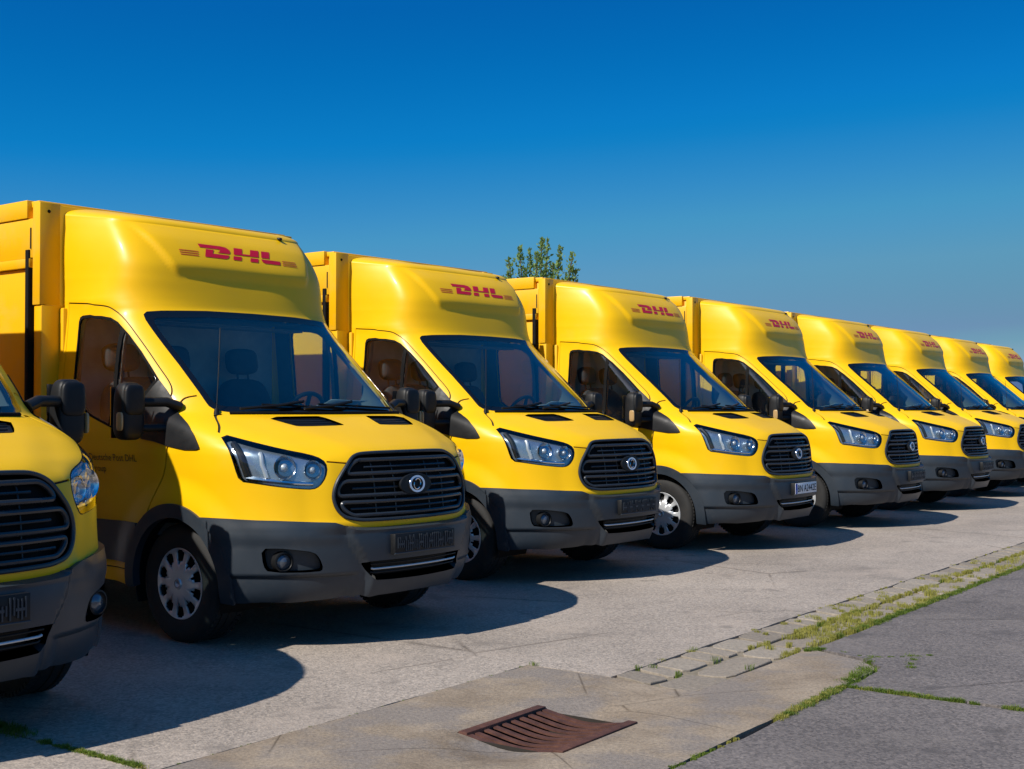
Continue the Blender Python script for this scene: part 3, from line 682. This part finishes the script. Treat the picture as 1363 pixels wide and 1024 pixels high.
# ---------------------------------------------------------------- ground in gutter coordinates: n across, s along
DX,DY=.5871,.8095
def G(n,s,z=0.): return (DY*n+DX*s,-DX*n+DY*s,z)
def mk_asphalt(name,lo,hi,speck,warm):
    m=NT(name)
    c=m.ramp(m.noise(.55,6,.6),[(.35,tuple(v*.86 for v in lo)),(.65,hi)])
    sp=m.ramp(m.vor(80,'F1','Color'),[(.10,(.58,.58,.58)),(.5,(.97,.97,.97)),(.9,(1.34,1.31,1.27))])
    c=m.mix(speck,c,sp,'MULTIPLY')
    f2=m.ramp(m.noise(34,5,.7),[(.32,(.72,.72,.72)),(.66,(1.15,1.14,1.12))]); c=m.mix(.75,c,f2,'MULTIPLY')
    st=m.ramp(m.noise(1.7,7,.62),[(.52,(0,0,0)),(.70,(.6,.6,.6))]); c=m.mix(st,c,warm)
    dk=m.ramp(m.noise(3.1,8,.6),[(.34,(.75,.75,.75)),(.42,(0,0,0))]); c=m.mix(dk,c,tuple(v*.62 for v in lo))
    ck=m.ramp(m.vor(.42,'DISTANCE_TO_EDGE','Distance'),[(.0,(.42,.40,.38)),(.007,(1,1,1))]); wk=m.ramp(m.noise(.5,3),[(.50,(0,0,0)),(.58,(.8,.8,.8))]); c=m.mix(wk,c,m.mix(1,c,ck,'MULTIPLY'))
    h=m.mix(.6,m.noise(120,3,.6),m.vor(85,'F1','Distance'))
    m.principled(c,.86,0,m.bump(h,.55,.006),spec=.35); return m.m
M['lot']=mk_asphalt('worn_asphalt',(.315,.268,.226),(.375,.320,.270),.75,(.39,.32,.26))
M['asphalt2']=mk_asphalt('coarse_grey_asphalt',(.132,.116,.110),(.168,.147,.138),.95,(.18,.155,.138))
def mk_concrete():
    m=NT('stained_concrete'); c=m.ramp(m.noise(1.6,8,.65),[(.30,(.165,.125,.088)),(.52,(.28,.222,.162)),(.72,(.35,.285,.215))])
    gr=m.ramp(m.noise(2.3,6,.6),[(.46,(0,0,0)),(.58,(.8,.8,.8))]); c=m.mix(gr,c,(.205,.178,.158))
    lt=m.ramp(m.noise(5,9,.7),[(.60,(0,0,0)),(.75,(.5,.5,.5))]); c=m.mix(lt,c,(.40,.34,.27))
    sp=m.ramp(m.noise(55,6,.75),[(.32,(.55,.55,.55)),(.64,(1.22,1.2,1.17))]); c=m.mix(.8,c,sp,'MULTIPLY')
    cr=m.ramp(m.vor(1.1,'DISTANCE_TO_EDGE','Distance'),[(.0,(.35,.33,.3)),(.006,(1,1,1))]); 
    w=m.ramp(m.noise(.9,3),[(.42,(0,0,0)),(.52,(.9,.9,.9))]); c=m.mix(w,c,m.mix(1,c,cr,'MULTIPLY'))
    m.principled(c,.88,0,m.bump(m.noise(60,6,.65),.5,.008),spec=.3); return m.m
M['concrete']=mk_concrete()
def mk_stone():
    m=NT('gutter_stone'); oi=m.n('ObjectInfo'); c=m.ramp(oi.outputs['Random'],[(0,(.215,.182,.146)),(.5,(.265,.226,.182)),(1,(.31,.268,.218))])
    sp=m.ramp(m.noise(45,6,.7),[(.3,(.66,.66,.66)),(.68,(1.2,1.18,1.15))]); c=m.mix(.9,c,sp,'MULTIPLY')
    m.principled(c,.88,0,m.bump(m.noise(38,6,.65),.6,.01),spec=.3); return m.m
M['stone']=mk_stone()
M['soil']=simple('joint_soil',(.20,.165,.115),.95,var=.3,scale=14,bump=.5,bscale=60)
M['dryground']=simple('dry_ground',(.30,.26,.20),.95,var=.2,scale=.4,bump=.4,bscale=30)
M['shaft']=simple('dark_shaft',(.02,.016,.012),.95)
def mk_rust():
    m=NT('rusty_iron'); c=m.ramp(m.noise(14,7,.65),[(.3,(.055,.022,.016)),(.55,(.105,.042,.028)),(.8,(.15,.066,.042))])
    m.principled(c,.75,.25,m.bump(m.noise(90,4),.4,.004)); return m.m
M['rust']=mk_rust()
def mk_leaf(name,a,b):
    m=NT(name); c=m.ramp(m.noise(9,3),[(.3,a),(.7,b)]); p=m.n('BsdfPrincipled'); m.l(c,p.inputs['Base Color']); p.inputs['Roughness'].default_value=.6
    t=m.n('BsdfTranslucent'); m.l(c,t.inputs[0]); x=m.n('MixShader'); x.inputs[0].default_value=.45; m.l(p.outputs[0],x.inputs[1]); m.l(t.outputs[0],x.inputs[2]); m.l(x.outputs[0],m.out.inputs[0]); return m.m
M['grass']=mk_leaf('green_grass',(.09,.155,.014),(.20,.27,.035)); M['drygrass']=mk_leaf('dry_yellow_grass',(.28,.28,.04),(.46,.42,.11)); M['leaf']=mk_leaf('tree_leaf',(.12,.22,.05),(.24,.34,.09)); M['bark']=simple('bark',(.09,.07,.05),.9,bump=.5,bscale=40)
def zv(n,s):
    n=np.asarray(n,float); s=np.asarray(s,float)
    k=np.maximum(np.exp(-(np.maximum(np.abs(s-4.6625)-.31,0)/.28)**2),np.where(s>5.2,.38,0.12)); return -.040*np.exp(-((n+3.177)/.20)**2)*k
def wob(n,s,a): return a*(np.sin(s*5.1+n*2.3)+.6*np.sin(s*13.7+1.3)+.6*np.sin(n*11.3+.7)+.4*np.sin(s*31+n*27))
def slab(name,outline,mat,step,z0=0.,jit=.006,hole=None,thick=.03,near=None,label=None):
    def rs(p):
        out=[]; p=np.asarray(p,float)
        for a,b in zip(p,np.roll(p,-1,0)):
            L=np.hypot(*(b-a)); k=max(1,int(L/(.05 if L<14 else .12)))
            for i in range(k):
                q=a+(b-a)*i/k; t=(b-a)/max(L,1e-9); w=wob(q[0],q[1],jit) if 0<i<k else 0; out.append((q[0]-t[1]*w,q[1]+t[0]*w))
        return np.array(out)
    o=rs(outline); pts=[tuple(q) for q in o]; ed=[(i,(i+1)%len(o)) for i in range(len(o))]; nb=len(o)
    if hole is not None:
        hh=[]; 
        for a,b in zip(hole,hole[1:]+hole[:1]):
            for i in range(12): hh.append((a[0]+(b[0]-a[0])*i/12,a[1]+(b[1]-a[1])*i/12))
        b=len(pts); pts+=hh; ed+=[(b+i,b+(i+1)%len(hh)) for i in range(len(hh))]
    if near:
        n0,n1,s0,s1=near
        gx,gy=np.meshgrid(np.arange(n0,n1,step),np.arange(s0,s1,step)); gx=gx.ravel();gy=gy.ravel(); m=inpoly(o,gx,gy)
        pts+=list(zip(gx[m],gy[m]))
    V,E,F,_,_,_=delaunay_2d_cdt([Vector(p) for p in pts],ed,[],0,1e-5,False)
    V=np.array([(a[0],a[1]) for a in V]); F=np.array([f for f in F if len(f)==3]); c=V[F].mean(1); m=inpoly(o,c[:,0],c[:,1])
    if hole is not None: m&=~inpoly(np.array(hole),c[:,0],c[:,1])
    F=F[m]; z=zv(V[:,0],V[:,1])+z0
    P=[G(a,b,h) for (a,b),h in zip(V,z)]; Fs=[tuple(f) for f in F]
    cnt={}
    for f in F:
        for a,b in ((f[0],f[1]),(f[1],f[2]),(f[2],f[0])): cnt[(a,b)]=1
    for a,b in [e for e in cnt if (e[1],e[0]) not in cnt]:
        k=len(P); P+=[P[a],(P[a][0],P[a][1],P[a][2]-thick),(P[b][0],P[b][1],P[b][2]-thick),P[b]]; Fs.append((k,k+1,k+2,k+3))
    return tag(mesh_obj(name,P,Fs,mat),kind='structure')
GN0,GN1,GS0,GS1=-3.452,-2.905,4.36,4.965
# base sheet to the horizon, open over the drain shaft
m=MB(); Ns=[-2500,GN0,GN1,2500]; Ss=[-2500,GS0,GS1,2500]
for i in range(3):
    for j in range(3):
        if i==1 and j==1: continue
        m.add([G(Ns[i],Ss[j],-.085),G(Ns[i+1],Ss[j],-.085),G(Ns[i+1],Ss[j+1],-.085),G(Ns[i],Ss[j+1],-.085)],[(0,1,2,3)])
tag(m.build('ground',M['dryground'],smooth=False),kind='structure')
slab('parking_lot',[(-60,3.208),(-4.035,3.208),(-4.035,5.715),(-3.508,5.715),(-3.508,90),(-60,90)],M['lot'],1,jit=.004,thick=.06)
slab('parking_lot',[(-60,-12),(-4.035,-12),(-4.035,3.192),(-60,3.192)],M['lot'],1,jit=.004,thick=.06)
ap=slab('concrete_apron',[(-4.025,0),(-2.44,0),(-2.44,6.62),(-2.47,6.74),(-2.60,6.88),(-2.985,7.06),(-2.985,5.70),(-4.025,5.70)],M['concrete'],.035,.002,.003,[(GN0-.004,GS0-.004),(GN1+.004,GS0-.004),(GN1+.004,GS1+.004),(GN0-.004,GS1+.004)],.06,(-4.02,-2.45,2.6,7.04))
slab('pavement',[(-2.415,6.225),(18,6.225),(18,90),(-2.945,90),(-2.945,7.10),(-2.58,6.925),(-2.44,6.77),(-2.415,6.64)],M['asphalt2'],1,.004,.008,thick=.06)
slab('pavement',[(-2.405,-12),(18,-12),(18,6.185),(-2.405,6.185)],M['asphalt2'],1,.0,.008,thick=.06)
# gutter of set stones: outer row of cut blocks, inner row of longer slabs
bed=MB(); L=np.arange(5.69,32,.3); NB=np.linspace(-3.52,-2.93,9)
for a,b in zip(L[:-1],L[1:]):
    for c,d in zip(NB[:-1],NB[1:]): bed.add([G(c,a,zv(c,a)-.013),G(d,a,zv(d,a)-.013),G(d,b,zv(d,b)-.013),G(c,b,zv(c,b)-.013)],[(0,1,2,3)])
gut=tag(bed.build('gutter',M['soil'],smooth=False),kind='structure')
rs=random.Random(8)
def stone(n0,n1,s0,s1,z,name):
    o=[(n0+rs.uniform(-.012,.016),s0+rs.uniform(-.006,.026)),(n1+rs.uniform(-.016,.006),s0+rs.uniform(-.006,.026)),(n1+rs.uniform(-.016,.006),s1+rs.uniform(-.026,.006)),(n0+rs.uniform(-.012,.016),s1+rs.uniform(-.026,.006))]
    m=[]
    for a,b in zip(o,o[1:]+o[:1]):
        for t in (.12,.5,.88): m.append((a[0]+(b[0]-a[0])*t+rs.uniform(-.004,.004),a[1]+(b[1]-a[1])*t+rs.uniform(-.004,.004)))
    cx=sum(p[0] for p in m)/12; cy=sum(p[1] for p in m)/12; tn=rs.uniform(-.02,.02); tsl=rs.uniform(-.01,.01)
    V=[];F=[]
    H=lambda p,dz:G(p[0],p[1],zv(p[0],p[1])+z+(p[0]-cx)*tn+(p[1]-cy)*tsl+dz)
    for p in m: V.append(H(p,-.06))
    for p in m: V.append(H(p,-.0035))
    for p in m: V.append(H((cx+(p[0]-cx)*.975,cy+(p[1]-cy)*.985),.0+rs.uniform(-.002,.002)))
    V.append(H((cx,cy),.001))
    for i in range(12):
        j=(i+1)%12; F+=[(i,j,12+j,12+i),(12+i,12+j,24+j,24+i),(24+i,24+j,36)]
    mm=MB(); mm.V=V; mm.F=F; return mm.build(name,M['stone'],gut,angle=10)
for (n0,n1,lmin,lmax) in ((-3.497,-3.272,.17,.38),(-3.255,-3.010,.25,.6)):
    s=5.72
    while s<17.5:
        l=rs.uniform(lmin,lmax); stone(n0,n1,s+.007,s+l-.007,rs.uniform(-.004,.002),'stone'); s+=l
rest=MB()
s=17.5
while s<32:
    l=.38; 
    for n0,n1 in ((-3.497,-3.272),(-3.255,-3.010)): rest.add([G(n0,s+.01,-.012),G(n1,s+.01,-.02),G(n1,s+l-.01,-.02),G(n0,s+l-.01,-.012)],[(0,1,2,3)])
    s+=l
tag(rest.build('far_stones',M['stone'],gut,smooth=False),kind='stuff')
# ---------------------------------------------------------------- drain
dg=tag(empty('drain_grate',G((GN0+GN1)/2,(GS0+GS1)/2,0),atan2(DY,DX)-pi/2),'rusty cast iron drain grate with dished slotted bars set in concrete','drain')
# local: x across (n), y along (s)
hw,hl=(GN1-GN0)/2,(GS1-GS0)/2
dip=lambda x:float(zv(x+(GN0+GN1)/2,4.6))
fr=MB().box(-hw,-hw+.05,-hl,hl,-.05,.003).box(hw-.05,hw,-hl,hl,-.05,.003); fr.build('frame',M['rust'],dg,bevel=.004)
for sg in (1,-1):
    m=MB(); xs=np.linspace(-hw+.049,hw-.049,17); V=[];F=[]
    for x in xs:
        for y in (sg*hl,sg*(hl-.035)):
            for z in (dip(x)+.003,dip(x)-.05): V.append((x,y,z))
    for i in range(16):
        b=i*4
        for a,c in ((0,1),(1,3),(3,2),(2,0)): F.append((b+a,b+c,b+4+c,b+4+a))
    m.add(V,F).build('frame',M['rust'],dg)
nb=8
for k in range(nb):
    y0=-hl+.035+(2*hl-.07)*(k+.28)/nb*1.0; y1=-hl+.035+(2*hl-.07)*(k+.72)/nb
    m=MB(); xs=np.linspace(-hw+.045,hw-.045,17); V=[];F=[]
    for x in xs:
        for y in (y0,y1):
            for z in (dip(x)+.002,dip(x)-.006): V.append((x,y,z))
    for i in range(16):
        b=i*4
        for a,c in ((0,1),(1,3),(3,2),(2,0)): F.append((b+a,b+c,b+4+c,b+4+a))
    m.add(V,F).build('bar',M['rust'],dg)
m=MB(); h=-.75
m.add([(-hw,-hl,-.02),(hw,-hl,-.02),(hw,hl,-.02),(-hw,hl,-.02),(-hw,-hl,h),(hw,-hl,h),(hw,hl,h),(-hw,hl,h)],[(0,1,5,4),(1,2,6,5),(2,3,7,6),(3,0,4,7),(4,5,6,7)]); m.build('shaft',M['shaft'],dg,smooth=False)
# ---------------------------------------------------------------- grass
def blades(name,spots,mat,label):
    V=[];F=[]; r=random.Random(hash(name)%1000 if False else len(spots))
    for (n,s,rad,cnt,hh) in spots:
        for _ in range(cnt):
            a=r.uniform(0,2*pi); q=rad*r.random()**.7; x,y,_z=G(n+q*cos(a),s+q*sin(a)); z=-.028 if True else 0
            h=hh*r.uniform(.45,1.15); w=r.uniform(.0009,.0018); dr=r.uniform(0,2*pi); ln=h*r.uniform(.3,1.3); px,py=cos(dr+pi/2)*w,sin(dr+pi/2)*w; b=len(V)
            V+=[(x-px,y-py,z),(x+px,y+py,z),(x-px*.8+cos(dr)*ln*.35,y-py*.8+sin(dr)*ln*.35,z+.028+h*.6),(x+px*.8+cos(dr)*ln*.35,y+py*.8+sin(dr)*ln*.35,z+.028+h*.6),(x+cos(dr)*ln,y+sin(dr)*ln,z+.028+h*(1-.35*min(ln/h,1.2)))]
            F+=[(b,b+1,b+3,b+2),(b+2,b+3,b+4)]
    return tag(mesh_obj(name,V,F,mat),label,'grass',kind='stuff')
r=random.Random(3); green=[];dry=[]
def along(lst,n0,s0,n1,s1,step,rad,cnt,h,p=1.,jn=.01):
    L=hypot(n1-n0,s1-s0); k=max(1,int(L/step))
    for i in range(k):
        t=(i+r.random())/k
        nz=.5+.5*sin(t*L*3.1+n0*7)*sin(t*L*1.3+s0)
        if r.random()<p*(.35+.9*nz): lst.append((n0+(n1-n0)*t+r.uniform(-jn,jn),s0+(s1-s0)*t+r.uniform(-jn,jn),rad*1.25*r.uniform(.5,1.3),int(4*cnt*r.uniform(.5,1.3)),h*.55*r.uniform(.5,1.2)))
along(green,-2.972,7.45,-2.965,16,.035,.030,26,.045,.95,.012); along(dry,-2.985,7.2,-2.985,16,.05,.03,16,.04,.8,.015); along(dry,-3.13,7.0,-3.13,13,.10,.05,14,.03,.6,.06); along(green,-2.62,6.95,-2.30,7.30,.03,.012,14,.02,.7,.01); along(green,-2.90,7.12,-2.55,6.95,.03,.012,14,.02,.8,.01); along(green,-2.97,16,-2.97,30,.12,.05,25,.05,.9)
along(dry,-3.262,6.6,-3.262,16,.05,.022,16,.038,.62,.010); along(green,-3.262,6.0,-3.262,16,.12,.02,12,.03,.4)
along(dry,-3.015,6.7,-3.03,9.5,.05,.025,18,.04,.6); along(dry,-3.50,6.0,-3.50,16,.12,.02,10,.025,.45)
along(green,-2.44,6.205,2.8,6.205,.022,.024,22,.040,1.1,.010); along(dry,-2.44,6.205,2.8,6.205,.06,.03,12,.038,.7)
along(dry,-2.425,5.35,-2.43,6.2,.022,.022,24,.038,1.0); along(green,-2.425,5.45,-2.43,6.5,.03,.030,24,.04,.9); along(green,-2.422,4.25,-2.422,4.75,.03,.016,16,.018,.9); along(dry,-2.422,4.7,-2.422,5.1,.08,.015,10,.02,.7)
along(green,-2.45,6.3,-2.50,6.75,.025,.040,26,.04,1.0,.02); along(green,-2.50,6.80,-2.62,7.05,.06,.025,20,.03,.8,.03); along(green,-2.30,6.85,-2.42,7.2,.06,.025,20,.03,.8,.02); along(green,-2.97,6.98,-2.90,7.10,.02,.03,22,.035,1)
along(green,-4.80,3.20,-4.06,3.20,.022,.018,22,.035,.9,.006); along(dry,-4.80,3.20,-4.06,3.20,.05,.018,12,.03,.6,.006); along(green,-5.25,3.22,-4.95,3.24,.02,.05,34,.06,1.2,.03); along(green,-4.03,3.3,-4.03,5.7,.06,.008,7,.012,.5,.003)
for n,s in ((-3.50,5.98),(-3.27,6.45),(-3.02,6.35),(-3.50,6.62),(-3.45,6.05),(-4.0,5.72)): green.append((n,s,.028,26,.028))
for i in range(70): dry.append((r.uniform(-3.5,-3.02),r.uniform(6.8,12),r.uniform(.02,.06),60,.018))
for i in range(16): dry.append((r.gauss(-3.15,.07),r.gauss(7.9,.45),r.uniform(.02,.05),60,.018))
blades('grass',green,M['grass'],'short green grass growing in the joints of the paving')
blades('dry_grass',dry,M['drygrass'],'dry yellowish grass along the gutter stones')
# ---------------------------------------------------------------- tree behind the row
tr=tag(empty('young_tree',(.50,24,0)),'leafy young tree whose upright shoots rise above the vans','tree'); r=random.Random(12)
tk=MB(); tk.tube([(0,0,-.05),(.02,.02,.9),(-.02,.03,1.8),(.0,.0,2.5)],[.085,.07,.06,.05],10)
LV=[];LF_=[]
def leaf(p,d,sz):
    d=Vector(d).normalized(); sd=d.cross(Vector((r.uniform(-1,1),r.uniform(-1,1),r.uniform(-.2,1)))).normalized(); b=len(LV); p=Vector(p); nrm=d.cross(sd)
    for t,w,c in ((0,.0,0),(.35,.30,.05),(.35,-.30,.05),(1,0,-.03)): LV.append(tuple(p+d*sz*t+sd*sz*w+nrm*sz*c))
    LF_.extend([(b,b+1,b+3,b+2)])
shoots=[(-.55,4.22,-.10),(-.36,4.46,.0),(-.14,4.42,-.12),(-.06,4.30,.12),(.04,4.60,.10),(.17,4.62,.06),(.40,4.44,.04),(.60,4.26,.14),(-.68,3.9,-.12),(.68,3.95,.1),(.28,4.1,-.05),(-.25,4.05,.02),(.5,3.85,.2),(-.45,3.8,-.2),(.1,4.0,0)]
for k in range(14): shoots.append((r.uniform(-.75,.75),r.uniform(3.3,3.9),r.uniform(-.2,.2)))
for x,zt,ln in shoots:
    yb=r.uniform(-.45,.45); base_=Vector((x*.18,yb*.25,2.2+r.uniform(-.4,.3))); mid=Vector((x*.75,yb*.8,3.2+r.uniform(-.1,.1))); top=Vector((x+ln*.2,yb,zt))
    pts=[base_.lerp(mid,t/5) for t in range(5)]+[mid.lerp(top,t/6) for t in range(7)]; tk.tube(pts,[.028*(1-i/13)+.004 for i in range(len(pts))],6)
    for i in range(int(170*(top-mid).length)):
        t=r.random()**.8; p=mid.lerp(top,t)+Vector((r.gauss(0,1),r.gauss(0,1),r.gauss(0,.5)))*(.085*(1-t)+.014); leaf(p,(r.uniform(-1,1),r.uniform(-1,1),r.uniform(.1,1.4)),r.uniform(.05,.09))
for i in range(2600):
    a=r.uniform(0,2*pi); q=.85*r.random()**.5; z=r.uniform(2.2,3.75); q*=1-.35*abs(z-3.0)/1.0; leaf((q*cos(a),q*sin(a),z+.1*r.random()),(r.uniform(-1,1),r.uniform(-1,1),r.uniform(-.4,1)),r.uniform(.05,.10))
tk.build('trunk',M['bark'],tr); mesh_obj('crown',LV,LF_,M['leaf'],tr)
